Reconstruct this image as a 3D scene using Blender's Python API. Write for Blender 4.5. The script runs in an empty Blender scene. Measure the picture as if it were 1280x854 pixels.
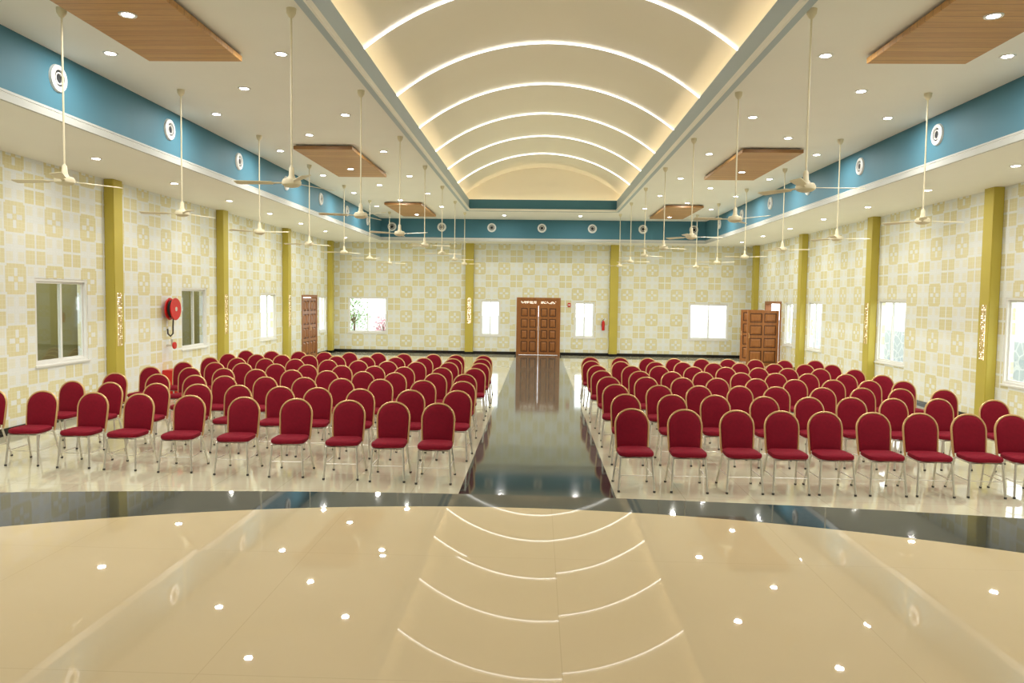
import bpy, bmesh, math, random
from mathutils import Vector, Matrix
random.seed(7)
PI = math.pi
C = bpy.context.scene.collection
sc = bpy.context.scene
sc.view_settings.view_transform = 'Standard'

def lin(v):
    v /= 255.0
    return v/12.92 if v <= 0.04045 else ((v+0.055)/1.055)**2.4
def rgb(r, g, b): return (lin(r), lin(g), lin(b), 1)

ORD = ['first','second','third','fourth','fifth','sixth','seventh','eighth','ninth','tenth','eleventh','twelfth','thirteenth']

# ------------------------------------------------------------------ node helpers
class NT:
    def __init__(s, name):
        s.m = bpy.data.materials.new(name); s.m.use_nodes = True
        s.t = s.m.node_tree; s.b = s.t.nodes['Principled BSDF']; s.out = s.t.nodes['Material Output']
    def n(s, typ, **k):
        d = s.t.nodes.new(typ)
        for a, v in k.items(): setattr(d, a, v)
        return d
    def l(s, a, b): s.t.links.new(a, b)
    def math(s, op, a, b=None, c=None):
        d = s.n('ShaderNodeMath', operation=op)
        for i, v in enumerate((a, b, c)):
            if v is None: continue
            if isinstance(v, (int, float)): d.inputs[i].default_value = v
            else: s.l(v, d.inputs[i])
        return d.outputs[0]
    def mix(s, f, a, b):
        d = s.n('ShaderNodeMix', data_type='RGBA')
        for sock, v in ((d.inputs['Factor'], f), (d.inputs[6], a), (d.inputs[7], b)):
            if isinstance(v, (int, float)): sock.default_value = v
            elif isinstance(v, tuple): sock.default_value = v
            else: s.l(v, sock)
        return d.outputs[2]
    def coords(s):
        tc = s.n('ShaderNodeTexCoord'); sp = s.n('ShaderNodeSeparateXYZ'); s.l(tc.outputs['Object'], sp.inputs[0])
        return tc.outputs['Object'], sp.outputs[0], sp.outputs[1], sp.outputs[2]
    def noise(s, vec, scale, detail=2, stretch=None):
        if stretch:
            mp = s.n('ShaderNodeMapping'); mp.inputs['Scale'].default_value = stretch; s.l(vec, mp.inputs[0]); vec = mp.outputs[0]
        d = s.n('ShaderNodeTexNoise'); d.inputs['Scale'].default_value = scale; d.inputs['Detail'].default_value = detail
        s.l(vec, d.inputs['Vector']); return d.outputs[0]
    def tile_tilt(s, x, y, T, off, amp):
        """each laid tile sits a hair out of level"""
        cv = s.n('ShaderNodeCombineXYZ')
        s.l(s.math('FLOOR', s.math('DIVIDE', s.math('ADD', x, off), T)), cv.inputs[0])
        s.l(s.math('FLOOR', s.math('DIVIDE', s.math('ADD', y, off), T)), cv.inputs[1])
        wn = s.n('ShaderNodeTexWhiteNoise', noise_dimensions='2D'); s.l(cv.outputs[0], wn.inputs['Vector'])
        v1 = s.n('ShaderNodeVectorMath', operation='SUBTRACT'); s.l(wn.outputs['Color'], v1.inputs[0]); v1.inputs[1].default_value = (.5,.5,.5)
        v2 = s.n('ShaderNodeVectorMath', operation='MULTIPLY'); s.l(v1.outputs[0], v2.inputs[0]); v2.inputs[1].default_value = (amp, amp, 0)
        g = s.n('ShaderNodeNewGeometry')
        v3 = s.n('ShaderNodeVectorMath', operation='ADD'); s.l(g.outputs['Normal'], v3.inputs[0]); s.l(v2.outputs[0], v3.inputs[1])
        v4 = s.n('ShaderNodeVectorMath', operation='NORMALIZE'); s.l(v3.outputs[0], v4.inputs[0])
        s.l(v4.outputs[0], s.b.inputs['Normal'])

def mat(name, col, rough=.5, metal=0, var=.06, scale=12, bump=0, spec=.5):
    t = NT(name); o, x, y, z = t.coords()
    f = t.noise(o, scale)
    dark = tuple(c*(1-var*2) for c in col[:3])+(1,)
    lite = tuple(min(1, c*(1+var)) for c in col[:3])+(1,)
    t.l(t.mix(f, dark, lite), t.b.inputs['Base Color'])
    t.b.inputs['Roughness'].default_value = rough; t.b.inputs['Metallic'].default_value = metal
    t.b.inputs['Specular IOR Level'].default_value = spec
    if bump:
        bp = t.n('ShaderNodeBump'); bp.inputs['Strength'].default_value = bump; bp.inputs['Distance'].default_value = .004
        t.l(t.noise(o, scale*20), bp.inputs['Height']); t.l(bp.outputs[0], t.b.inputs['Normal'])
    return t.m
def emit(name, col, st):
    t = NT(name); t.b.inputs['Base Color'].default_value = col
    t.b.inputs['Emission Color'].default_value = col; t.b.inputs['Emission Strength'].default_value = st
    return t.m

M = {}
M['white'] = mat('painted_white', rgb(247,245,238), .6, var=.02, scale=1)
M['trim'] = mat('edge_trim_white', rgb(190,192,186), .7, var=.02, scale=1, spec=.2)
M['soffit'] = mat('soffit_white', rgb(246,245,237), .6, var=.02, scale=1)
M['vault'] = mat('vault_cream', rgb(246,240,224), .7, var=.01, scale=1)
M['teal'] = mat('teal_paint', rgb(72,122,140), .6, var=.05, scale=1, spec=.3)
M['rim'] = mat('pale_blue_rim', rgb(180,194,202), .55, var=.03, scale=1)  # one pale blue for the side and near rims, paler than the teal
M['gold'] = mat('gold_olive_paint', rgb(192,176,72), .5, var=.05, scale=2)
M['lattice'] = mat('lattice_gold', rgb(190,166,96), .5, var=.05, scale=2)
M['fabric'] = mat('crimson_fabric', rgb(134,9,37), .8, var=.12, scale=30, bump=.3, spec=.25)
M['brass'] = mat('champagne_gold_metal', rgb(222,184,130), .35, .55, var=.03)
M['chrome'] = mat('satin_steel', rgb(222,218,208), .33, .65, var=.03)
M['rubber'] = mat('grey_rubber', rgb(70,68,64), .7)
M['cream'] = mat('cream_enamel', rgb(228,218,186), .4, var=.03)
M['alu'] = mat('white_aluminium', rgb(232,232,226), .4, var=.02)
M['black'] = mat('black_granite_skirting', rgb(22,26,26), .12, var=.2, scale=60)
M['red'] = mat('red_enamel', rgb(205,24,18), .35, var=.04)
M['dark'] = mat('dark_grille', rgb(38,42,46), .6)
M['plastic'] = mat('white_plastic', rgb(235,235,232), .4)
M['lens'] = emit('lamp_lens', (1,.98,.93,1), 40)
M['led'] = emit('white_led_line', (1,.99,.97,1), 4.5)
M['cove'] = emit('warm_cove_strip', (1,.78,.5,1), 11.5)
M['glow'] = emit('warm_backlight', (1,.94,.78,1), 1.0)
M['outwall'] = mat('exterior_plaster', rgb(205,210,208), .8, var=.05, scale=2)
M['corr'] = mat('corridor_plaster', rgb(146,138,90), .8, var=.08, scale=1)
M['corrdark'] = mat('corridor_column_plaster', rgb(104,98,64), .8, var=.08, scale=1)
M['ground'] = mat('concrete_ground', rgb(170,166,156), .9, var=.1, scale=2)
M['leaf'] = mat('leaf_green', rgb(128,164,100), .6, var=.35, scale=6)
M['blossom'] = mat('pink_blossom', rgb(206,150,164), .6, var=.2, scale=6)
M['bark'] = mat('bark', rgb(96,76,56), .9, var=.2)

def wood(name, base, dark, rough, sx, k=.5):
    t = NT(name); o, x, y, z = t.coords()
    f = t.noise(o, 3, 5, sx)
    g = t.noise(o, 14, 3, sx)
    c = t.mix(f, dark, base); c = t.mix(t.math('MULTIPLY', g, k), c, dark)
    t.l(c, t.b.inputs['Base Color']); t.b.inputs['Roughness'].default_value = rough
    return t.m
M['wood'] = wood('door_wood', rgb(196,128,62), rgb(122,72,32), .45, (8,8,.8))
M['wood_shade'] = wood('door_wood_recess_shade', rgb(104,58,26), rgb(62,34,16), .5, (8,8,.8))  # darker copy of the door wood, shade painted into the panel recesses
def plankwood():
    t = NT('ceiling_panel_planks'); o, x, y, z = t.coords()
    f = t.noise(o, 3, 6, (.6,10,8)); g = t.noise(o, 16, 3, (.5,9,8))
    c = t.mix(f, rgb(180,128,64), rgb(240,190,116)); c = t.mix(t.math('MULTIPLY', g, .6), c, rgb(136,90,44))
    yj = t.math('DIVIDE', y, .16)
    j = t.math('GREATER_THAN', t.math('ABSOLUTE', t.math('SUBTRACT', t.math('FRACT', yj), .5)), .47)
    wn = t.n('ShaderNodeTexWhiteNoise', noise_dimensions='1D'); t.l(t.math('FLOOR', yj), wn.inputs['W'])
    c = t.mix(t.math('MULTIPLY', wn.outputs[0], .4), c, rgb(164,112,56))
    c = t.mix(t.math('MULTIPLY', j, .6), c, rgb(96,60,30))
    t.l(c, t.b.inputs['Base Color']); t.b.inputs['Roughness'].default_value = .45
    return t.m
M['panelwood'] = plankwood()

def wallpaper():
    t = NT('geometric_wall_tile'); o, x, y, z = t.coords()
    P = 1.0
    u = t.math('ADD', t.math('DIVIDE', t.math('ADD', x, y), P), 50); v = t.math('DIVIDE', z, P)
    au = t.math('ABSOLUTE', t.math('SUBTRACT', t.math('FRACT', u), .5))
    av = t.math('ABSOLUTE', t.math('SUBTRACT', t.math('FRACT', v), .5))
    bu = t.math('SUBTRACT', .5, au); bv = t.math('SUBTRACT', .5, av)
    mx = t.math('MAXIMUM', au, av); mn = t.math('MINIMUM', au, av)
    mxb = t.math('MAXIMUM', bu, bv); mnb = t.math('MINIMUM', bu, bv)
    AND = lambda a, b_: t.math('MULTIPLY', a, b_)
    LT = lambda a, k: t.math('LESS_THAN', a, k)
    GT = lambda a, k: t.math('GREATER_THAN', a, k)
    NOT = lambda a: t.math('SUBTRACT', 1, a)
    def cellnoise(off):
        cell = t.n('ShaderNodeTexWhiteNoise', noise_dimensions='2D'); cv = t.n('ShaderNodeCombineXYZ')
        t.l(t.math('FLOOR', t.math('ADD', u, off)), cv.inputs[0]); t.l(t.math('FLOOR', t.math('ADD', v, off)), cv.inputs[1]); t.l(cv.outputs[0], cell.inputs['Vector'])
        return cell.outputs[0]
    base = t.mix(t.noise(o, 55), rgb(222,227,224), rgb(238,241,238))
    gold = t.mix(t.noise(o, 45), rgb(214,206,156), rgb(227,220,176))
    soft = rgb(229,224,190)
    # white blocks carry four pale squares
    w1 = AND(LT(bu, .21), LT(av, .21)); w2 = AND(LT(bv, .21), LT(au, .21))
    e1 = AND(GT(bu, .06), GT(av, .06)); e2 = AND(GT(bv, .06), GT(au, .06))
    ww = t.math('MAXIMUM', AND(w1, e1), AND(w2, e2))
    col = t.mix(t.math('MULTIPLY', ww, .5), base, soft)
    cb = AND(LT(mxb, .25), GT(mnb, .022))
    col = t.mix(cb, col, t.mix(t.math('MULTIPLY', cellnoise(.5), .5), gold, soft))
    ct = AND(LT(mx, .25), NOT(AND(LT(mn, .04), AND(LT(mx, .18), GT(mx, .05)))))
    ct = AND(ct, NOT(AND(GT(mn, .21), LT(mx, .26))))
    col = t.mix(ct, col, t.mix(t.math('MULTIPLY', cellnoise(0), .45), gold, soft))
    fu = t.math('ABSOLUTE', t.math('SUBTRACT', t.math('FRACT', t.math('MULTIPLY', u, 12)), .5))
    fv = t.math('ABSOLUTE', t.math('SUBTRACT', t.math('FRACT', t.math('MULTIPLY', v, 12)), .5))
    fg = GT(t.math('MAXIMUM', fu, fv), .44)
    col = t.mix(t.math('MULTIPLY', fg, .25), col, rgb(242,244,242))
    t.l(col, t.b.inputs['Base Color']); t.b.inputs['Roughness'].default_value = .5
    t.b.inputs['Specular IOR Level'].default_value = .25
    return t.m
M['wallpaper'] = wallpaper()

AX = -.08      # aisle centre
def hallfloor():
    t = NT('polished_cream_tile'); o, x, y, z = t.coords()
    T = .8
    ju = t.math('ABSOLUTE', t.math('SUBTRACT', t.math('FRACT', t.math('DIVIDE', t.math('ADD', x, 80-AX-.92), T)), .5))
    jv = t.math('ABSOLUTE', t.math('SUBTRACT', t.math('FRACT', t.math('DIVIDE', y, T)), .5))
    joint = t.math('GREATER_THAN', t.math('MAXIMUM', ju, jv), .496)
    n1 = t.noise(o, 1.4, 5); n2 = t.noise(o, 6, 4)
    cr = t.mix(n1, rgb(194,190,162), rgb(218,216,194)); cr = t.mix(t.math('MULTIPLY', n2, .3), cr, rgb(198,192,162))
    cr = t.mix(t.math('MULTIPLY', joint, .55), cr, rgb(150,146,120))
    ax = t.math('ABSOLUTE', t.math('SUBTRACT', x, AX))
    gr = t.mix(t.noise(o, 40, 3), rgb(24,32,32), rgb(72,82,80))
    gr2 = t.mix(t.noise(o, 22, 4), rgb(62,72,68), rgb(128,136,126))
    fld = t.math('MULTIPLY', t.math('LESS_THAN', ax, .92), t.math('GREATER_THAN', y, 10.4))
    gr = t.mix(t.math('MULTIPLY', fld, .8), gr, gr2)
    jt = t.math('GREATER_THAN', t.math('ABSOLUTE', t.math('SUBTRACT', t.math('FRACT', t.math('DIVIDE', y, .61)), .5)), .49)
    gr = t.mix(t.math('MULTIPLY', jt, .5), gr, rgb(30,34,32))
    isA = t.math('LESS_THAN', ax, .92)
    t.l(t.mix(isA, cr, gr), t.b.inputs['Base Color'])
    t.l(t.math('ADD', t.math('MULTIPLY', isA, .02), .045), t.b.inputs['Roughness'])
    t.l(t.math('SUBTRACT', 1.62, t.math('MULTIPLY', isA, .16)), t.b.inputs['IOR'])
    return t.m
M['floor'] = hallfloor()
def stagefloor():
    t = NT('polished_tan_stage_tile'); o, x, y, z = t.coords()
    r = t.math('SQRT', t.math('ADD', t.math('POWER', t.math('ADD', x, .3), 2), t.math('POWER', t.math('ADD', y, 1.6), 2)))
    darkm = t.math('GREATER_THAN', r, 6.08)
    n1 = t.noise(o, .8, 4)
    cr = t.mix(n1, rgb(214,194,154), rgb(230,212,176))
    T = 1.2
    ju = t.math('ABSOLUTE', t.math('SUBTRACT', t.math('FRACT', t.math('DIVIDE', t.math('ADD', x, 60), T)), .5))
    jv = t.math('ABSOLUTE', t.math('SUBTRACT', t.math('FRACT', t.math('DIVIDE', t.math('ADD', y, 60), T)), .5))
    joint = t.math('GREATER_THAN', t.math('MAXIMUM', ju, jv), .4985)
    cr = t.mix(t.math('MULTIPLY', joint, .25), cr, rgb(176,150,112))
    gr = t.mix(t.noise(o, 50, 4), rgb(20,26,30), rgb(78,88,92))
    t.l(t.mix(darkm, cr, gr), t.b.inputs['Base Color'])
    t.tile_tilt(x, y, T, 60, .007)
    t.l(t.math('ADD', t.math('MULTIPLY', darkm, .02), .012), t.b.inputs['Roughness'])
    t.b.inputs['IOR'].default_value = 1.36
    return t.m
M['stage'] = stagefloor()
def glassm():
    m = bpy.data.materials.new('window_glass'); m.use_nodes = True; t = m.node_tree
    t.nodes.clear(); o = t.nodes.new('ShaderNodeOutputMaterial'); mx = t.nodes.new('ShaderNodeMixShader')
    a = t.nodes.new('ShaderNodeBsdfTransparent'); a.inputs[0].default_value = (.94,.96,.95,1)
    g = t.nodes.new('ShaderNodeBsdfGlossy'); g.inputs['Roughness'].default_value = .02
    mx.inputs[0].default_value = .08
    t.links.new(a.outputs[0], mx.inputs[1]); t.links.new(g.outputs[0], mx.inputs[2]); t.links.new(mx.outputs[0], o.inputs[0])
    return m
M['glass'] = glassm()
def stonewall():
    t = NT('patterned_stone_wall'); o, x, y, z = t.coords()
    v = t.n('ShaderNodeTexVoronoi', feature='DISTANCE_TO_EDGE'); v.inputs['Scale'].default_value = 3.2; t.l(o, v.inputs['Vector'])
    e = t.math('LESS_THAN', v.outputs[0], .06)
    c = t.mix(e, rgb(166,176,180), rgb(200,204,204))
    t.l(t.mix(t.math('GREATER_THAN', z, 1.3), c, rgb(216,219,217)), t.b.inputs['Base Color'])
    return t.m
M['stone'] = stonewall()

# ------------------------------------------------------------------ mesh helpers
def box(bm, x0, x1, y0, y1, z0, z1, mi=0):
    if x0 > x1: x0, x1 = x1, x0
    if y0 > y1: y0, y1 = y1, y0
    v = [bm.verts.new(p) for p in ((x0,y0,z0),(x1,y0,z0),(x1,y1,z0),(x0,y1,z0),(x0,y0,z1),(x1,y0,z1),(x1,y1,z1),(x0,y1,z1))]
    for f in ((3,2,1,0),(4,5,6,7),(0,1,5,4),(1,2,6,5),(2,3,7,6),(3,0,4,7)):
        q = bm.faces.new([v[i] for i in f]); q.material_index = mi
    return v
def tube(bm, pts, r, n=8, cap=True):
    pts = [Vector(p) for p in pts]; rings = []; prev = None
    for i, p in enumerate(pts):
        a = pts[max(0, i-1)]; b = pts[min(len(pts)-1, i+1)]; t = (b-a).normalized()
        if prev is None:
            ref = Vector((0,0,1)) if abs(t.z) < .9 else Vector((1,0,0))
            s = t.cross(ref).normalized()
        else: s = (prev - t*prev.dot(t)).normalized()
        prev = s; q = t.cross(s)
        rr = r[i] if isinstance(r, (list, tuple)) else r
        rings.append([bm.verts.new(p+s*math.cos(2*PI*k/n)*rr+q*math.sin(2*PI*k/n)*rr) for k in range(n)])
    for a, b in zip(rings, rings[1:]):
        for k in range(n): bm.faces.new((a[k], a[(k+1)%n], b[(k+1)%n], b[k]))
    if cap: bm.faces.new(rings[0][::-1]); bm.faces.new(rings[-1])
def lathe(bm, prof, n=16, mtx=Matrix()):
    rings = []
    for r, z in prof:
        if r < 1e-6: rings.append([bm.verts.new(mtx@Vector((0,0,z)))])
        else: rings.append([bm.verts.new(mtx@Vector((r*math.cos(2*PI*k/n), r*math.sin(2*PI*k/n), z))) for k in range(n)])
    for a, b in zip(rings, rings[1:]):
        for k in range(n):
            k2 = (k+1) % n
            if len(a) == 1 and len(b) == 1: continue
            if len(a) == 1: bm.faces.new((a[0], b[k2], b[k]))
            elif len(b) == 1: bm.faces.new((a[k], a[k2], b[0]))
            else: bm.faces.new((a[k], a[k2], b[k2], b[k]))
def obj(name, bm, m, parent=None, smooth=False, loc=None, m2=None):
    bmesh.ops.recalc_face_normals(bm, faces=bm.faces)
    me = bpy.data.meshes.new(name); bm.to_mesh(me); bm.free()
    if smooth:
        for p in me.polygons: p.use_smooth = True
        try: me.set_sharp_from_angle(angle=math.radians(40))
        except Exception: pass
    me.materials.append(m)
    if m2: me.materials.append(m2)
    o = bpy.data.objects.new(name, me); C.objects.link(o)
    if parent: o.parent = parent
    if loc: o.location = loc
    return o
def tag(o, label, cat, group=None):
    o['label'] = label; o['category'] = cat
    if group: o['group'] = group
    return o
def thing(name, label, cat, loc=(0,0,0), rz=0, group=None):
    o = bpy.data.objects.new(name, None); C.objects.link(o); o.location = loc; o.rotation_euler = (0,0,rz)
    o.empty_display_size = .1
    return tag(o, label, cat, group)
def struct(name, bm, m, label=None, smooth=False):
    o = obj(name, bm, m, None, smooth); o['kind'] = 'structure'
    if label: o['label'] = label
    return o
def sroot(name, label=None, loc=(0,0,0), rz=0):
    o = bpy.data.objects.new(name, None); C.objects.link(o); o['kind'] = 'structure'; o.location = loc; o.rotation_euler = (0,0,rz)
    if label: o['label'] = label
    return o
def dup(root, loc, rz=0, label=None, group=None, rot=None):
    r = root.copy(); C.objects.link(r); r.location = loc; r.rotation_euler = rot if rot else (0,0,rz)
    if label: r['label'] = label
    if group: r['group'] = group
    for ch in list(root.children):
        c = ch.copy(); C.objects.link(c); c.parent = r
        for g in list(ch.children):
            d = g.copy(); C.objects.link(d); d.parent = c
    return r
B = bmesh.new

# ------------------------------------------------------------------ dimensions
HW, YB, YF = 8.55, 31.0, -3.0      # half width, far wall, wall behind the stage
Z1, Z2 = 4.5, 5.35                 # soffit, upper ceiling
FX, FYB = 6.3, 29.7                # teal fascia
VX, VY0, VY1 = 2.56, 1.5, 26.6     # vault opening
SZ, SY = 1.05, 4.77                # stage height, stage edge

b = B(); box(b, -HW-.2, HW+.2, YF-.2, YB+.2, -.2, 0); struct('floor', b, M['floor'], 'polished cream tile hall floor with dark granite aisle')
b = B(); NS = 64
ex = [HW-.01-(2*HW-.02)*i/NS for i in range(NS+1)]
RS = 20.0
outl = [(-HW+.01, YF), (HW-.01, YF)]+[(x, SY-(RS-math.sqrt(RS*RS-(x+.5)**2))) for x in ex]
lo = [b.verts.new((x, y, .001)) for x, y in outl]; up = [b.verts.new((x, y, SZ)) for x, y in outl]
b.faces.new(lo[::-1]); b.faces.new(up)
for i in range(len(outl)): b.faces.new((lo[i], lo[(i+1)%len(outl)], up[(i+1)%len(outl)], up[i]))
struct('floor_stage', b, M['stage'], 'polished tan stage floor with dark curved granite border')

# walls with openings -------------------------------------------------
left_w = [(12.5,14.0,1.04,2.53), (17.75,19.15,.97,2.45), (22.9,24.3,.9,2.36), (29.15,30.1,.88,2.3)]
right_w = [(12.9,14.4,.84,2.44), (18.2,19.7,.82,2.4), (23.5,24.75,.8,2.34), (26.15,27.0,.8,2.3)]
back_w = [(-7.9,-6.28,.8,2.28), (-2.46,-1.63,.75,2.22), (1.36,2.21,.72,2.2), (6.0,7.6,.72,2.2)]
DL = (27.0,28.7); DR = (27.45,29.2); DBK = (-.9,.74)
def wall(name, axis, lo, hi, u0, u1, holes, label, m):
    b = B(); u = u0
    def bx(a, c, z0, z1):
        if axis == 'x': box(b, lo, hi, a, c, z0, z1)
        else: box(b, a, c, lo, hi, z0, z1)
    for (a, c, za, zb) in sorted(holes):
        bx(u, a, 0, 4.6)
        if za > 0: bx(a, c, 0, za)
        bx(a, c, zb, 4.6); u = c
    bx(u, u1, 0, 4.6)
    struct(name, b, m, label)
wall('wall_left', 'x', -HW-.2, -HW, YF, YB, left_w+[(DL[0],DL[1],0,2.25)], 'left wall with cream and white square pattern', M['wallpaper'])
wall('wall_right', 'x', HW, HW+.2, YF, YB, right_w+[(DR[0],DR[1],0,2.25)], 'right wall with cream and white square pattern', M['wallpaper'])
wall('wall_back', 'y', YB, YB+.2, -HW-.2, HW+.2, back_w+[(DBK[0],DBK[1],0,2.27)], 'far wall with cream and white square pattern', M['wallpaper'])
b = B(); box(b, -HW-.2, HW+.2, YF-.2, YF, 0, 5.6); struct('wall_front', b, M['white'], 'plain wall behind the stage')
def base(name, axis, lo, hi, u0, u1, gaps):
    b = B(); u = u0
    for a, c in sorted(gaps)+[(u1, u1)]:
        if a > u:
            if axis == 'x': box(b, lo, hi, u, a, 0, .12)
            else: box(b, u, a, lo, hi, 0, .12)
        u = c
    struct(name, b, M['black'], 'black granite skirting')
base('baseboard_left', 'x', -HW, -HW+.025, SY, YB, [(DL[0]-.08, DL[1]+.08)])
base('baseboard_right', 'x', HW-.025, HW, SY, YB, [(DR[0]-.08, DR[1]+.08)])
base('baseboard_back', 'y', YB-.025, YB, -HW, HW, [(DBK[0]-.08, DBK[1]+.08)])

# ceilings --------------------------------------------------------------
b = B()
box(b, -FX-.06, -VX-.09, YF, FYB+.06, Z2, Z2+.05); box(b, VX+.09, FX+.06, YF, FYB+.06, Z2, Z2+.05)
box(b, -VX-.09, VX+.09, VY1+.09, FYB+.06, Z2, Z2+.05); box(b, -VX-.09, VX+.09, YF, VY0-.09, Z2, Z2+.05)
struct('ceiling', b, M['white'], 'white upper ceiling')
b = B()
box(b, -HW, -FX, YF, YB, Z1, Z1+.1); box(b, FX, HW, YF, YB, Z1, Z1+.1); box(b, -FX, FX, FYB, YB, Z1, Z1+.1)
struct('ceiling_perimeter', b, M['soffit'], 'white lower perimeter soffit')
for i, s in enumerate((-1, 1)):
    b = B(); box(b, s*(FX-.02), s*(FX+.02), YF, FYB, Z1-.002, Z1+.085)
    box(b, s*(FX-.008), s*(FX+.02), YF, FYB, Z1+.10, Z1+.13)
    struct('trim_%d' % (i+1), b, M['trim'], 'white edge trim below the teal band')
b = B(); box(b, -FX, FX, FYB-.02, FYB+.02, Z1-.002, Z1+.085); box(b, -FX, FX, FYB-.008, FYB+.02, Z1+.10, Z1+.13)
struct('trim_3', b, M['trim'], 'white edge trim below the far teal band')
for i, s in enumerate((-1, 1)):
    b = B(); box(b, s*FX, s*(FX+.05), YF, FYB, Z1+.1, Z2); struct('trim_%d' % (i+4), b, M['teal'], 'teal painted band along the %s side' % ('left', 'right')[i])
b = B(); box(b, -FX, FX, FYB, FYB+.05, Z1+.1, Z2); struct('trim_6', b, M['teal'], 'teal painted band along the far end')
RZ = Z2+.37
for i, s in enumerate((-1, 1)):
    b = B(); box(b, s*VX, s*(VX+.09), VY0-.09, VY1+.09, Z2-.03, RZ); struct('trim_%d' % (i+7), b, M['rim'], 'pale blue rim of the vaulted recess')
b = B(); box(b, -VX, VX, VY1, VY1+.09, Z2-.03, RZ); struct('trim_9', b, M['teal'], 'teal far rim of the vaulted recess')
b = B(); box(b, -VX, VX, VY0-.09, VY0, Z2-.03, RZ); struct('trim_10', b, M['rim'], 'near rim of the vaulted recess')
b = B()
for s in (-1, 1): box(b, s*(VX-.03), s*VX, VY0, VY1, Z2-.03, Z2+.05)
box(b, -VX, VX, VY1-.03, VY1, Z2-.03, Z2+.05)
struct('trim_11', b, M['white'], 'white bead along the edge of the recess')
R, ZP = 4.38, 6.9
def arc(x): return ZP-R+math.sqrt(R*R-x*x)
b = B()
N = 40; VW = 3.15; YE = VY1+.45
xs = [-VW+2*VW*i/N for i in range(N+1)]
pa = [[b.verts.new((x, y, arc(x))) for x in xs] for y in (VY0-.45, YE)]
for i in range(N): b.faces.new((pa[0][i], pa[0][i+1], pa[1][i+1], pa[1][i]))
for k in (0, 1):
    y = (VY0-.45, YE)[k]
    lo = [b.verts.new((x, y, Z2+.04)) for x in xs]
    for i in range(N): b.faces.new((pa[k][i], pa[k][i+1], lo[i+1], lo[i]))
for s in (0, N):
    y0, y1 = VY0-.45, YE
    x = xs[s]; q = [b.verts.new((x, y0, Z2+.04)), b.verts.new((x, y1, Z2+.04))]
    b.faces.new((q[0], q[1], pa[1][s], pa[0][s]))
struct('ceiling_vault', b, M['vault'], 'cream barrel vault over the hall centre', smooth=True)
b = B(); box(b, -HW-.3, HW+.3, YF-.3, YB+.3, 7.1, 7.2)
for s in (-1, 1): box(b, s*(HW+.2), s*(HW+.3), YF-.3, YB+.3, 4.4, 7.1)
box(b, -HW-.3, HW+.3, YB+.2, YB+.3, 4.5, 7.1); box(b, -HW-.3, HW+.3, YF-.3, YF-.2, 4.5, 7.1)
struct('ceiling_roof', b, M['soffit'], 'roof slab above the ceilings')
for s, nm in ((-1, 'left'), (1, 'right')):
    b = B(); box(b, s*(VX+.2), s*(VX+.24), VY0, VY1, Z2+.06, Z2+.08)
    tag(obj('led_strip', b, M['cove']), 'warm cove light strip hidden along the %s edge of the vault' % nm, 'light strip')
b = B(); box(b, -VX, VX, VY1+.2, VY1+.24, Z2+.06, Z2+.08)
tag(obj('led_strip', b, M['cove']), 'warm cove light strip hidden along the far edge of the vault', 'light strip')
for k in range(8):
    y = 24.3-2.6*k; b = B()
    tube(b, [(x, y, arc(x)-.03) for x in [-2.98+5.96*i/48 for i in range(49)]], .0105, 6)
    tag(obj('arch_light', b, M['led']), 'white arched light line across the vault, %s from the far end' % ORD[k], 'light')

# ------------------------------------------------------------------ windows
WN = [0]
def window(axis, wp, s, hole, label):
    a, c, za, zb = hole
    WN[0] += 1
    r = sroot('window_%d' % WN[0], label)
    def bx(b, u0, u1, z0, z1, d0, d1):
        if axis == 'x': box(b, wp+s*d0, wp+s*d1, u0, u1, z0, z1)
        else: box(b, u0, u1, wp+s*d0, wp+s*d1, z0, z1)
    b = B(); t = .05
    bx(b, a, c, za, za+t, .01, .10); bx(b, a, c, zb-t, zb, .01, .10)
    bx(b, a, a+t, za+t, zb-t, .01, .10); bx(b, c-t, c, za+t, zb-t, .01, .10)
    obj('window_frame', b, M['alu'], r)
    mid = (a+c)/2
    for k in range(2):
        u0, u1 = (a+t, mid+.02) if k == 0 else (mid-.02, c-t)
        d = .03+.03*k; b = B(); q = .036
        bx(b, u0, u1, za+t, za+t+q, d, d+.025); bx(b, u0, u1, zb-t-q, zb-t, d, d+.025)
        bx(b, u0, u0+q, za+t+q, zb-t-q, d, d+.025); bx(b, u1-q, u1, za+t+q, zb-t-q, d, d+.025)
        sh = obj('sash', b, M['alu'], r)
        b = B(); bx(b, u0+q, u1-q, za+t+q, zb-t-q, d+.01, d+.014); obj('pane', b, M['glass'], sh)
    b = B(); bx(b, a-.03, c+.03, za-.03, za+.004, -.03, .03); obj('window_sill', b, M['alu'], r)
for i, h in enumerate(left_w): window('x', -HW, -1, h, 'white framed sliding window, %s from the stage on the left wall' % ORD[i])
for i, h in enumerate(right_w): window('x', HW, 1, h, 'white framed sliding window, %s from the stage on the right wall' % ORD[i])
for i, h in enumerate(back_w): window('y', YB, 1, h, 'white framed window, %s from the left on the far wall' % ORD[i])

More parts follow.
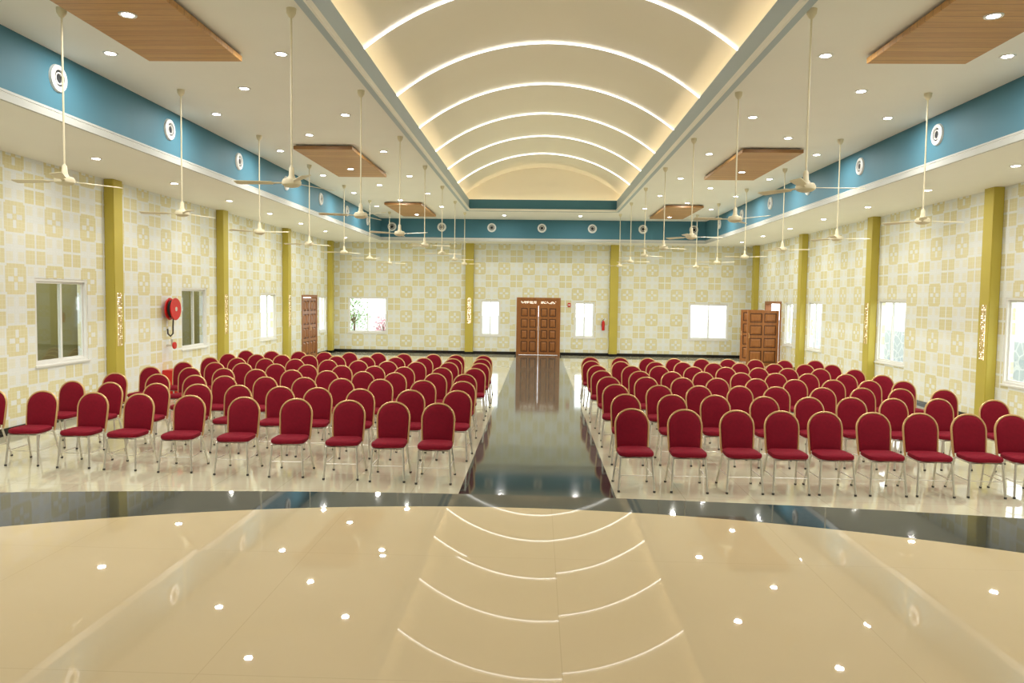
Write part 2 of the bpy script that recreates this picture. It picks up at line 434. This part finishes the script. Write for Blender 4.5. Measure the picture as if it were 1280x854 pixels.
# ------------------------------------------------------------------ doors
def leaf(name, w, h, parent):
    """panelled leaf, origin bottom hinge, extends +x, thickness in y"""
    b = B(); box(b, 0.01, w-.01, -.012, .012, .01, h-.01, 1)
    mx = .085; cw = .07
    k = h/2.1
    zs = [(.12*k, .58*k), (.68*k, 1.06*k), (1.16*k, 1.54*k), (1.64*k, h-.1)]
    zc = [0]+[z for p in zs for z in p]+[h]
    for i in range(0, len(zc), 2): box(b, mx, w-mx, -.032, .032, zc[i], zc[i+1])
    box(b, 0, mx, -.032, .032, 0, h); box(b, w-mx, w, -.032, .032, 0, h)
    for z0, z1 in zs:
        box(b, w/2-cw/2, w/2+cw/2, -.032, .032, z0, z1)
        for x0, x1 in ((mx, w/2-cw/2), (w/2+cw/2, w-mx)):
            g = .035
            for sy in (-1, 1):
                o_ = [(x0+g, z0+g), (x1-g, z0+g), (x1-g, z1-g), (x0+g, z1-g)]
                gi = min(.05, (x1-x0)*.18)
                i_ = [(x0+g+gi, z0+g+gi), (x1-g-gi, z0+g+gi), (x1-g-gi, z1-g-gi), (x0+g+gi, z1-g-gi)]
                vo = [b.verts.new((x, sy*.012, z)) for x, z in o_]; vi = [b.verts.new((x, sy*.04, z)) for x, z in i_]
                for q in range(4): b.faces.new((vo[q], vo[(q+1)%4], vi[(q+1)%4], vi[q]))
                b.faces.new(vi)
    o = obj(name, b, M['wood'], parent, m2=M['wood_shade'])
    b = B()
    for sy in (-1, 1):
        tube(b, [(w-.045, sy*.03, 1.0), (w-.045, sy*.08, 1.0), (w-.045, sy*.08, 1.16), (w-.045, sy*.03, 1.16)], .009, 6)
    obj('door_handle', b, M['brass'], o)
    return o
def door_frame(r, w, h, d=.2):
    b = B(); box(b, -w/2-.07, -w/2+.02, -.03, d, 0, h+.07); box(b, w/2-.02, w/2+.07, -.03, d, 0, h+.07); box(b, -w/2+.02, w/2-.02, -.03, d, h-.02, h+.07)
    obj('door_frame', b, M['wood'], r)
def screen(parent, w, h, cx, cy, cz, seed, nx, nz, name='screen', rz=0, lm='lattice'):
    rnd = random.Random(seed); r = Matrix.Rotation(rz, 4, 'Z')
    b = B(); box(b, -w/2, w/2, -.004, 0, 0, h)
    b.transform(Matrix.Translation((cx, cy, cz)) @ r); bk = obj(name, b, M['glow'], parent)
    b = B(); dx, dz = w/nx, h/nz
    for i in range(nx):
        for j in range(nz):
            q = rnd.random()
            if q < .34: box(b, -w/2+i*dx, -w/2+(i+1)*dx, -.012, -.004, j*dz, (j+1)*dz)
            elif q < .66: box(b, -w/2+i*dx, -w/2+(i+1)*dx, -.012, -.004, j*dz, (j+.42)*dz)
            else: box(b, -w/2+i*dx, -w/2+(i+.42)*dx, -.012, -.004, j*dz, (j+1)*dz)
    b.transform(Matrix.Translation((cx, cy, cz)) @ r); obj('lattice', b, M[lm], bk)
r = sroot('door_1', 'carved wooden double door at the end of the aisle', ((DBK[0]+DBK[1])/2, YB, 0))
w = DBK[1]-DBK[0]; door_frame(r, w, 2.27)
l1 = leaf('door_leaf', w/2-.025, 2.0, r); l1.location = (-w/2+.02, .02, .01)
l2 = leaf('door_leaf', w/2-.025, 2.0, r); l2.location = (w/2-.02, .02, .01); l2.rotation_euler = (0,0,PI)
b = B(); box(b, -w/2+.02, w/2-.02, 0, .05, 2.01, 2.25); obj('transom', b, M['wood'], r)
screen(r, .62, .10, -.4, -.001, 2.09, 3, 16, 3, lm='wood'); screen(r, .62, .10, .4, -.001, 2.09, 5, 16, 3, lm='wood')
r = sroot('door_2', 'closed wooden double door near the far end of the left wall', (-HW, (DL[0]+DL[1])/2, 0), PI/2)
w = DL[1]-DL[0]; door_frame(r, w, 2.25)
l1 = leaf('door_leaf', w/2-.025, 2.2, r); l1.location = (-w/2+.02, .02, .01)
l2 = leaf('door_leaf', w/2-.025, 2.2, r); l2.location = (w/2-.02, .02, .01); l2.rotation_euler = (0,0,PI)
r = sroot('door_3', 'open carved wooden door standing out from the right wall', (HW, (DR[0]+DR[1])/2, 0), -PI/2)
w = DR[1]-DR[0]; door_frame(r, w, 2.25)
l1 = leaf('door_leaf', 1.15, 1.98, r); l1.location = (w/2+.0, -.06, .01); l1.rotation_euler = (0,0,-PI/2+.12)
l2 = leaf('door_leaf', .85, 1.98, r); l2.location = (-w/2-.0, -.06, .01); l2.rotation_euler = (0,0,-PI/2-.35)

# ------------------------------------------------------------------ pillars
def pillar(loc, rz, label, seed, scr=True):
    t = thing('pillar', label, 'pillar', loc, rz, 'gold wall pillars')
    b = B(); v = box(b, -.165, .165, -.19, 0, 0, Z1)
    bmesh.ops.bevel(b, geom=[e for e in b.edges if abs(e.verts[0].co.z-e.verts[1].co.z) > 1], offset=.012, segments=2, affect='EDGES')
    obj('shaft', b, M['gold'], t)
    b = B(); box(b, -.178, .178, -.203, 0, 0, .1); obj('plinth', b, M['black'], t)
    if scr: screen(t, .15, 1.05, 0, -.19, 1.25, seed, 5, 26)
py = [14.75, 19.9, 25.05, 30.4]
for i, y in enumerate(py):
    e = ('nearest the stage', 'second from the stage', 'third from the stage', 'in the far corner')[i]
    pillar((-HW, y, 0), PI/2, 'tall gold pillar on the left wall, '+e, 20+i, i < 3)
    pillar((HW, y, 0), -PI/2, 'tall gold pillar on the right wall, '+e, 30+i, i < 2)
pillar((-2.9, YB, 0), 0, 'gold pillar on the far wall, left of the door', 41)
pillar((2.95, YB, 0), 0, 'gold pillar on the far wall, right of the door', 42, False)

# ------------------------------------------------------------------ ceiling panels
for j, (y0, y1) in enumerate(((6.2, 9.7), (15.4, 18.9), (24.5, 28.0))):
    for s in (-1, 1):
        b = B(); box(b, -.6, .6, 0, y1-y0, -.07, 0)
        bmesh.ops.bevel(b, geom=b.edges[:], offset=.006, segments=1, affect='EDGES')
        t = thing('ceiling_panel', 'brown wood panel under the %s ceiling, %s from the stage' % ('left' if s < 0 else 'right', ORD[j]), 'ceiling panel', (s*4.5, y0, Z2-.03), 0, 'wooden ceiling panels')
        obj('board', b, M['panelwood'], t)
        b = B(); box(b, -.5, .5, .1, y1-y0-.1, 0, .03); obj('batten', b, M['soffit'], t)

# ------------------------------------------------------------------ downlights
def downlight(label, loc):
    b = B(); lathe(b, [(.062, .0), (.062, -.008), (.09, -.012), (.095, 0)], 20)
    t = obj('downlight', b, M['plastic'], None, True); t.location = loc
    b = B(); lathe(b, [(0, -.006), (.062, -.006)], 20); obj('lens', b, M['lens'], t)
    return tag(t, label, 'downlight', 'recessed ceiling downlights')
lamp = bpy.data.lights.new('downlight_lamp', 'AREA'); lamp.shape = 'DISK'; lamp.size = .11; lamp.energy = 28; lamp.color = (1, .97, .92)
lamp2 = bpy.data.lights.new('soffit_lamp', 'AREA'); lamp2.shape = 'DISK'; lamp2.size = .11; lamp2.energy = 15; lamp2.color = (1, .97, .92)
dl0 = None
def place_dl(x, y, z, label):
    global dl0
    if dl0 is None: dl0 = downlight(label, (x, y, z))
    else: dup(dl0, (x, y, z), 0, label)
    l = bpy.data.objects.new('downlight_lamp', lamp2 if abs(x) > 7 else lamp); C.objects.link(l); l.location = (x, y, z-.02)
onpanel = lambda y: any(a < y < c for a, c in ((6.2, 9.7), (15.4, 18.9), (24.5, 28.0)))
for s, nm in ((-1, 'left'), (1, 'right')):  # lights nearest the stage are out of view, added for illumination there
    for k in range(8):
        y = 3.3+3.2*k
        for X, rn in ((5.6, 'outer'), (3.4, 'inner')):
            place_dl(s*X, y, Z2, 'round downlight, %s from the stage in the %s %s ceiling line' % (ORD[k], rn, nm))
    for k in range(8):
        y = 4.9+3.2*k
        place_dl(s*4.5, y, Z2-.10 if onpanel(y) else Z2, 'round downlight, %s from the stage in the middle %s ceiling line' % (ORD[k], nm))
    for k in range(10):
        place_dl(s*7.4, 4.3+2.7*k, Z1, 'round downlight, %s from the stage in the %s lower soffit' % (ORD[k], nm))
for x in (-1.4, 1.4): place_dl(x, 28.2, Z2, 'round downlight, %s of the pair past the vault end' % ('left' if x < 0 else 'right'))

# ------------------------------------------------------------------ ring vents in the teal band
def vent(label, loc, rot):
    b = B(); mt = Matrix.Rotation(PI/2, 4, 'X')
    lathe(b, [(.105, .0), (.105, .035), (.12, .045), (.165, .03), (.175, 0)], 28, mt)
    t = obj('wall_vent', b, M['plastic'], None, True); t.location = loc; t.rotation_euler = (0,0,rot)
    b = B(); lathe(b, [(0, .012), (.105, .012)], 28, mt); obj('grille', b, M['dark'], t)
    b = B(); lathe(b, [(.062, .013), (.062, .03), (.078, .03), (.078, .013)], 24, mt); obj('inner_ring', b, M['plastic'], t)
    return tag(t, label, 'vent', 'round vents in the teal band')
v0 = None
def pv(loc, rot, label):
    global v0
    if v0 is None: v0 = vent(label, loc, rot)
    else: dup(v0, loc, rot, label)
vz = 5.03
for k in range(7):
    y = 9.7+2.95*k
    pv((-FX, y, vz), PI/2, 'round white vent, %s from the stage on the left teal band' % ORD[k])
    pv((FX, y, vz), -PI/2, 'round white vent, %s from the stage on the right teal band' % ORD[k])
for k in range(7): pv((-5.85+1.95*k, FYB, vz), 0, 'round white vent, %s from the left on the far teal band' % ORD[k])

# ------------------------------------------------------------------ ceiling fans
def make_fan():
    t = thing('ceiling_fan', '', 'fan')
    b = B(); lathe(b, [(0, 0), (.055, 0), (.05, -.05), (.025, -.09), (.010, -.10)], 14); obj('canopy', b, M['cream'], t, True)
    b = B(); tube(b, [(0,0,-.1), (0,0,-1.72)], .0105, 8); obj('downrod', b, M['cream'], t, True)
    b = B(); lathe(b, [(.010, -1.66), (.026, -1.68), (.03, -1.76), (.046, -1.79), (.088, -1.80), (.104, -1.83), (.10, -1.86), (.07, -1.88), (.025, -1.89), (0, -1.89)], 20)
    obj('motor', b, M['cream'], t, True)
    for k in range(3):
        b = B()
        pts = [(.08, .014), (.19, .016), (.22, .045), (.58, .058), (.61, .045), (.61, -.045), (.58, -.058), (.22, -.045), (.19, -.016), (.08, -.014)]
        top = [b.verts.new((x, y, .003+ y*.18)) for x, y in pts]; bot = [b.verts.new((x, y, -.003+y*.18)) for x, y in pts]
        b.faces.new(top); b.faces.new(bot[::-1])
        for i in range(len(pts)): b.faces.new((top[i], bot[i], bot[(i+1)%len(pts)], top[(i+1)%len(pts)]))
        b.transform(Matrix.Translation((0,0,-1.84)) @ Matrix.Rotation(2*PI*k/3, 4, 'Z')); obj('blade', b, M['cream'], t)
    return t
fan = None
rf = random.Random(11)
for s, nm in ((-1, 'left'), (1, 'right')):
    for X, rn in ((5.5, 'outer'), (2.78, 'inner')):
        for k in range(7):
            y = 8.2+3.2*k
            X_ = X-(.22 if (k == 0 and s < 0 and X > 5) else .08 if k == 0 and s > 0 and X < 3 else 0)
            lab = 'cream three-blade ceiling fan, %s from the stage in the %s %s line' % (ORD[k], rn, nm)
            a = rf.uniform(0, 2.1)
            if fan is None:
                fan = make_fan(); fan['label'] = lab; fan['group'] = 'long rod ceiling fans'; fan.location = (s*X_, y, Z2); fan.rotation_euler = (0,0,a)
            else: dup(fan, (s*X_, y, Z2), a, lab)

# ------------------------------------------------------------------ chairs
def back_outline(n=16, g=0):
    pts = [(-.188-g*.9, .455-g*.3), (-.194-g, .56), (-.198-g, .66)]
    for i in range(n+1):
        a = PI-PI*i/n; cx_ = math.cos(a); sx_ = math.sin(a)
        pts.append(((.200+g)*math.copysign(abs(cx_)**.92, cx_), .735+(.19+g)*abs(sx_)**.97))
    pts += [(.198+g, .66), (.194+g, .56), (.188+g*.9, .455-g*.3)]
    return pts
def make_chair():
    t = thing('banquet_chair', '', 'chair')
    lean = lambda z: .185+(z-.45)*.16
    b = B(); o = back_outline(); rings = []
    cx, cz = 0, .69
    for sc_, dy in ((0.0, -.034), (.55, -.033), (.85, -.028), (.96, -.016), (1.0, 0), (.96, .012), (.85, .018), (0.0, .02)):
        if sc_ == 0: rings.append([b.verts.new((cx, lean(cz)+dy, cz))])
        else: rings.append([b.verts.new((cx+(x-cx)*sc_, lean(cz+(z-cz)*sc_)+dy, cz+(z-cz)*sc_)) for x, z in o])
    n = len(o)
    for a, c in zip(rings, rings[1:]):
        for k in range(n):
            k2 = (k+1) % n
            if len(a) == 1: b.faces.new((a[0], c[k], c[k2]))
            elif len(c) == 1: b.faces.new((a[k], a[k2], c[0]))
            else: b.faces.new((a[k], a[k2], c[k2], c[k]))
    obj('backrest', b, M['fabric'], t, True)
    f = back_outline(16, .007); pts = [(-.184, .18, .41)]+[(x, lean(z), z) for x, z in f]+[(.184, .18, .41)]
    b = B(); tube(b, pts, .0135, 7); obj('back_frame', b, M['brass'], t, True)
    b = B(); out = []
    for i in range(28):
        a = 2*PI*i/28; c_, s_ = math.cos(a), math.sin(a)
        x = .22*math.copysign(abs(c_)**.45, c_); y = .205*math.copysign(abs(s_)**.45, s_)
        x *= 1-.12*(y+.2)/.4*.5
        out.append((x, y-.03))
    rings = []
    for sc_, z in ((0, .425), (.93, .425), (.99, .438), (1, .455), (.98, .474), (.90, .487), (.6, .494), (0, .496)):
        if sc_ == 0: rings.append([b.verts.new((0, -.03, z))])
        else: rings.append([b.verts.new((x*sc_, (y+.03)*sc_-.03, z)) for x, y in out])
    n = len(out)
    for a, c in zip(rings, rings[1:]):
        for k in range(n):
            k2 = (k+1) % n
            if len(a) == 1: b.faces.new((a[0], c[k], c[k2]))
            elif len(c) == 1: b.faces.new((a[k], a[k2], c[0]))
            else: b.faces.new((a[k], a[k2], c[k2], c[k]))
    obj('seat', b, M['fabric'], t, True)
    b = B(); tube(b, [(-.18, .17, .413), (-.19, -.2, .413), (.19, -.2, .413), (.18, .17, .413), (-.18, .17, .413)], .012, 6); obj('seat_frame', b, M['chrome'], t, True)
    for s in (-1, 1):
        for pts in ([(s*.188, -.19, .42), (s*.198, -.205, .25), (s*.213, -.235, .012)], [(s*.178, .17, .42), (s*.192, .22, .25), (s*.215, .30, .012)]):
            b = B(); tube(b, pts, .0135, 7); lg = obj('leg', b, M['chrome'], t, True)
            p = pts[2]; b = B(); lathe(b, [(0,0), (.016,0), (.016,.02), (.014,.024), (0,.024)], 8, Matrix.Translation((p[0], p[1], 0))); obj('glide', b, M['rubber'], lg)
    b = B(); tube(b, [(-.2, -.214, .2), (.2, -.214, .2)], .006, 6)
    for s in (-1, 1): tube(b, [(s*.2, -.214, .2), (s*.196, .238, .2)], .006, 6)
    obj('stretcher', b, M['chrome'], t, True)
    return t
chair = None
rows = [9.4, 10.75, 12.0, 13.2, 14.35, 15.5, 16.6, 17.7]
rc = random.Random(5)
frontL = [549,493,437,371,305,237,172,115,52,-12]; frontR = [793,858,924,980,1035,1096,1154,1215,1270]
def px2x(px, Y):
    d = (px-640)/950.; s_ = (d-.0337)/(1+.0337*d); return s_*Y-.1
for ri, y in enumerate(rows):
    for s, nm, cnt in ((-1, 'left', 10), (1, 'right', 9)):
        for k in range(cnt):
            if ri == 0:
                yy = (9.42+.062*k) if s < 0 else 9.26+.012*k
                x = px2x((frontL if s < 0 else frontR)[k], yy+.25)
                rz = rc.uniform(-.04, .04)
            else:
                x = AX + s*(1.24+.655*k)+rc.uniform(-.06, .06)
                yy = y+rc.uniform(-.05, .05)+(.04*k if s < 0 else .01*k)
                rz = rc.uniform(-.08, .08)
            who = 'nearest the aisle' if k == 0 else ORD[k]+' from the aisle'
            rw = 'front row' if ri == 0 else ('back row' if ri == 7 else ORD[ri]+' row')
            lab = 'crimson banquet chair with gold-rimmed back, %s, %s, %s block' % (who, rw, nm)
            g = 'banquet chairs in the %s block' % nm
            if chair is None:
                chair = make_chair(); chair.location = (x, yy, 0); chair.rotation_euler = (0,0,rz); chair['label'] = lab; chair['group'] = g
            else: dup(chair, (x, yy, 0), rz, lab, g)

# ------------------------------------------------------------------ fire equipment
hx, hy, hz = -HW, 17.0, 1.95
t = thing('hose_reel', 'round red fire hose reel on the left wall beside a window', 'fire hose reel', (hx, hy, hz), 0)
mt = Matrix.Rotation(PI/2, 4, 'Y')
b = B(); lathe(b, [(.04, .08), (.24, .08), (.255, .095), (.24, .11), (.07, .115), (0, .12)], 28, mt); lathe(b, [(.04, .24), (.24, .24), (.255, .225), (.24, .21), (.07, .205), (0, .2)], 28, mt); obj('wheel', b, M['red'], t, True)
b = B()
for i in range(5): lathe(b, [(.19-.01, .12+.018*i), (.20, .129+.018*i), (.19-.01, .138+.018*i)], 24, mt)
obj('hose', b, M['rubber'], t, True)
b = B(); lathe(b, [(0, .245), (.05, .245), (.055, .2), (.055, -.004), (0, -.004)], 16, mt); obj('hub', b, M['chrome'], t, True)
b = B(); tube(b, [(.17, .0, -.2), (.15, .02, -.40), (.13, .06, -.56), (.1, 0, -.62), (.07, -.06, -.56), (.06, -.05, -.45)], .018, 8); obj('hose_tail', b, M['rubber'], t, True)
t = thing('valve', 'red valve with grey pipe on the wall below the hose reel', 'valve', (hx, hy+.02, 1.12), 0)
b = B(); tube(b, [(-.004, 0, 0), (.12, 0, 0), (.12, 0, .14)], .03, 8); obj('pipe', b, M['chrome'], t, True)
b = B(); lathe(b, [(.0, .20), (.075, .20), (.085, .18), (.075, .16), (0, .16)], 14, mt); obj('valve_wheel', b, M['red'], t, True)
t = thing('fire_cabinet', 'red fire box standing on the floor below the hose reel', 'fire box', (hx+.22, 16.9, 0), 0)
b = B(); box(b, -.17, .17, -.22, .22, .02, .58); bmesh.ops.bevel(b, geom=b.edges[:], offset=.012, segments=2, affect='EDGES'); obj('body', b, M['red'], t)
b = B(); box(b, .17, .18, -.19, .19, .06, .54); obj('door', b, M['red'], t)
b = B(); box(b, .18, .2, .12, .15, .26, .36); obj('handle', b, M['chrome'], t)
b = B()
for sx in (-.14, .12):
    for sy2 in (-.18, .18): box(b, sx-.02, sx+.02, sy2-.02, sy2+.02, 0, .03)
obj('foot', b, M['rubber'], t)
t = thing('alarm_call_point', 'small red alarm box on the far wall right of the door', 'fire alarm', (1.16, YB+.003, 2.06), 0)
b = B(); box(b, -.06, .06, -.05, 0, -.08, .08); bmesh.ops.bevel(b, geom=b.edges[:], offset=.008, segments=2, affect='EDGES'); obj('case', b, M['red'], t)
b = B(); box(b, -.035, .035, -.055, -.05, -.03, .03); obj('face', b, M['plastic'], t)
def plate(x, z, label):
    t = thing('switch_plate', label, 'switch plate', (x, YB, z))
    b = B(); box(b, -.07, .07, -.012, 0, -.05, .05); bmesh.ops.bevel(b, geom=b.edges[:], offset=.004, segments=2, affect='EDGES'); obj('plate', b, M['plastic'], t)
    b = B()
    for i in range(3): box(b, -.05+i*.036, -.022+i*.036, -.018, -.012, -.025, .025)
    obj('rocker', b, M['alu'], t)
plate(1.05, 1.25, 'white switch plate on the far wall just right of the door')
plate(-1.2, 1.25, 'white switch plate on the far wall just left of the door')
t = thing('fire_extinguisher', 'small red fire extinguisher on the far wall beside the right gold pillar', 'fire extinguisher', (2.55, YB-.09, 1.05))
b = B(); lathe(b, [(0,0), (.055,0), (.06,.02), (.06,.32), (.045,.37), (.02,.39), (.02,.41), (0,.41)], 16); obj('cylinder', b, M['red'], t, True)
b = B(); tube(b, [(0,0,.41), (0,-.02,.44), (.05,-.05,.47)], .01, 6); tube(b, [(0,-.02,.43), (-.07,-.02,.38), (-.075,-.02,.15)], .008, 6); obj('valve_and_hose', b, M['rubber'], t, True)
b = B(); box(b, -.03, .03, .055, .093, .1, .3); obj('wall_bracket', b, M['dark'], t)

# ------------------------------------------------------------------ outside
b = B(); box(b, -40, -HW-.31, -10, 70, -.3, -.05); box(b, HW+.31, 40, -10, 70, -.3, -.05); box(b, -HW-.31, HW+.31, YB+.31, 70, -.3, -.05)
struct('floor_outside', b, M['ground'], 'pale ground outside the hall')
b = B(); box(b, -10.9, -10.7, 9, 20.9, -.05, 3.6); box(b, -10.7, -HW-.31, 20.7, 20.9, -.05, 3.6); box(b, -10.9, -10.0, 9, 20.9, 3.6, 3.7)
struct('wall_corridor', b, M['corr'], 'olive side passage walls outside the two nearest left windows')
for i, y in enumerate((15.0, 17.2, 19.3)):
    b = B(); box(b, -10.7, -10.5, y, y+.35, -.05, 3.6); struct('trim_%d' % (12+i), b, M['corrdark'], 'pier on the side passage wall')
b = B(); box(b, 13.0, 13.2, 5, 40, -.05, 1.8); struct('wall_compound', b, M['stone'], 'stone patterned boundary wall outside the right windows')
b = B(); box(b, -20, 20, 42, 42.2, -.05, 1.3); struct('wall_compound_far', b, M['outwall'], 'pale boundary wall behind the hall')
def shrub(x, y, h, w, label, seed, fm='leaf', n=900):
    rnd = random.Random(seed)
    t = thing('tree', label, 'tree', (x, y, -.05), 0, 'trees outside the hall')
    b = B(); tube(b, [(0,0,0), (.05,.02,h*.35), (-.03,.05,h*.7)], [.06,.05,.02], 7)
    for k in range(5):
        a = rnd.uniform(0, 6.28); tube(b, [(0,0,h*.35), (math.cos(a)*w*.5, math.sin(a)*w*.5, h*(.55+.3*rnd.random()))], [.03,.012], 5)
    obj('trunk', b, M['bark'], t, True)
    b = B()
    for k in range(n):
        d = Vector((rnd.gauss(0,1), rnd.gauss(0,1), rnd.gauss(0,1))).normalized()*rnd.uniform(.1,1)**.4*rnd.choice((.75,1,1.15))
        p = Vector((d.x*w, d.y*w, h*.6+d.z*h*.4)); q = Vector((rnd.uniform(-1,1), rnd.uniform(-1,1), rnd.uniform(-1,1))).normalized()
        u = q.orthogonal().normalized(); v_ = q.cross(u); s_ = rnd.uniform(.04,.08)
        b.faces.new([b.verts.new(p+u*s_), b.verts.new(p+v_*s_*.5), b.verts.new(p-u*s_), b.verts.new(p-v_*s_*.5)])
    obj('foliage', b, M[fm], t)
shrub(-9.5, 38.5, 2.7, .95, 'leafy green tree in the left part of the leftmost far window', 1, n=900)
shrub(-7.9, 38.0, 1.4, .45, 'low pink flowering shrub seen through the leftmost far window', 2, 'blossom', 260)

# ------------------------------------------------------------------ world, camera
w = bpy.data.worlds.new('World'); sc.world = w; w.use_nodes = True
bg = w.node_tree.nodes['Background']; bg.inputs[0].default_value = (.93, .97, 1, 1); bg.inputs[1].default_value = 4.8
cam = bpy.data.cameras.new('Camera'); co = bpy.data.objects.new('Camera', cam); C.objects.link(co)
F = 950.0
cam.sensor_fit = 'HORIZONTAL'; cam.sensor_width = 36; cam.lens = F/1280*36; cam.clip_end = 300
yaw = math.atan(32/F); pitch = math.atan(54/F); roll = math.radians(.8)
co.matrix_world = Matrix.Translation((-.1, 0, 2.3)) @ Matrix.Rotation(yaw, 4, 'Z') @ Matrix.Rotation(PI/2-pitch, 4, 'X') @ Matrix.Rotation(roll, 4, 'Z')
sc.camera = co
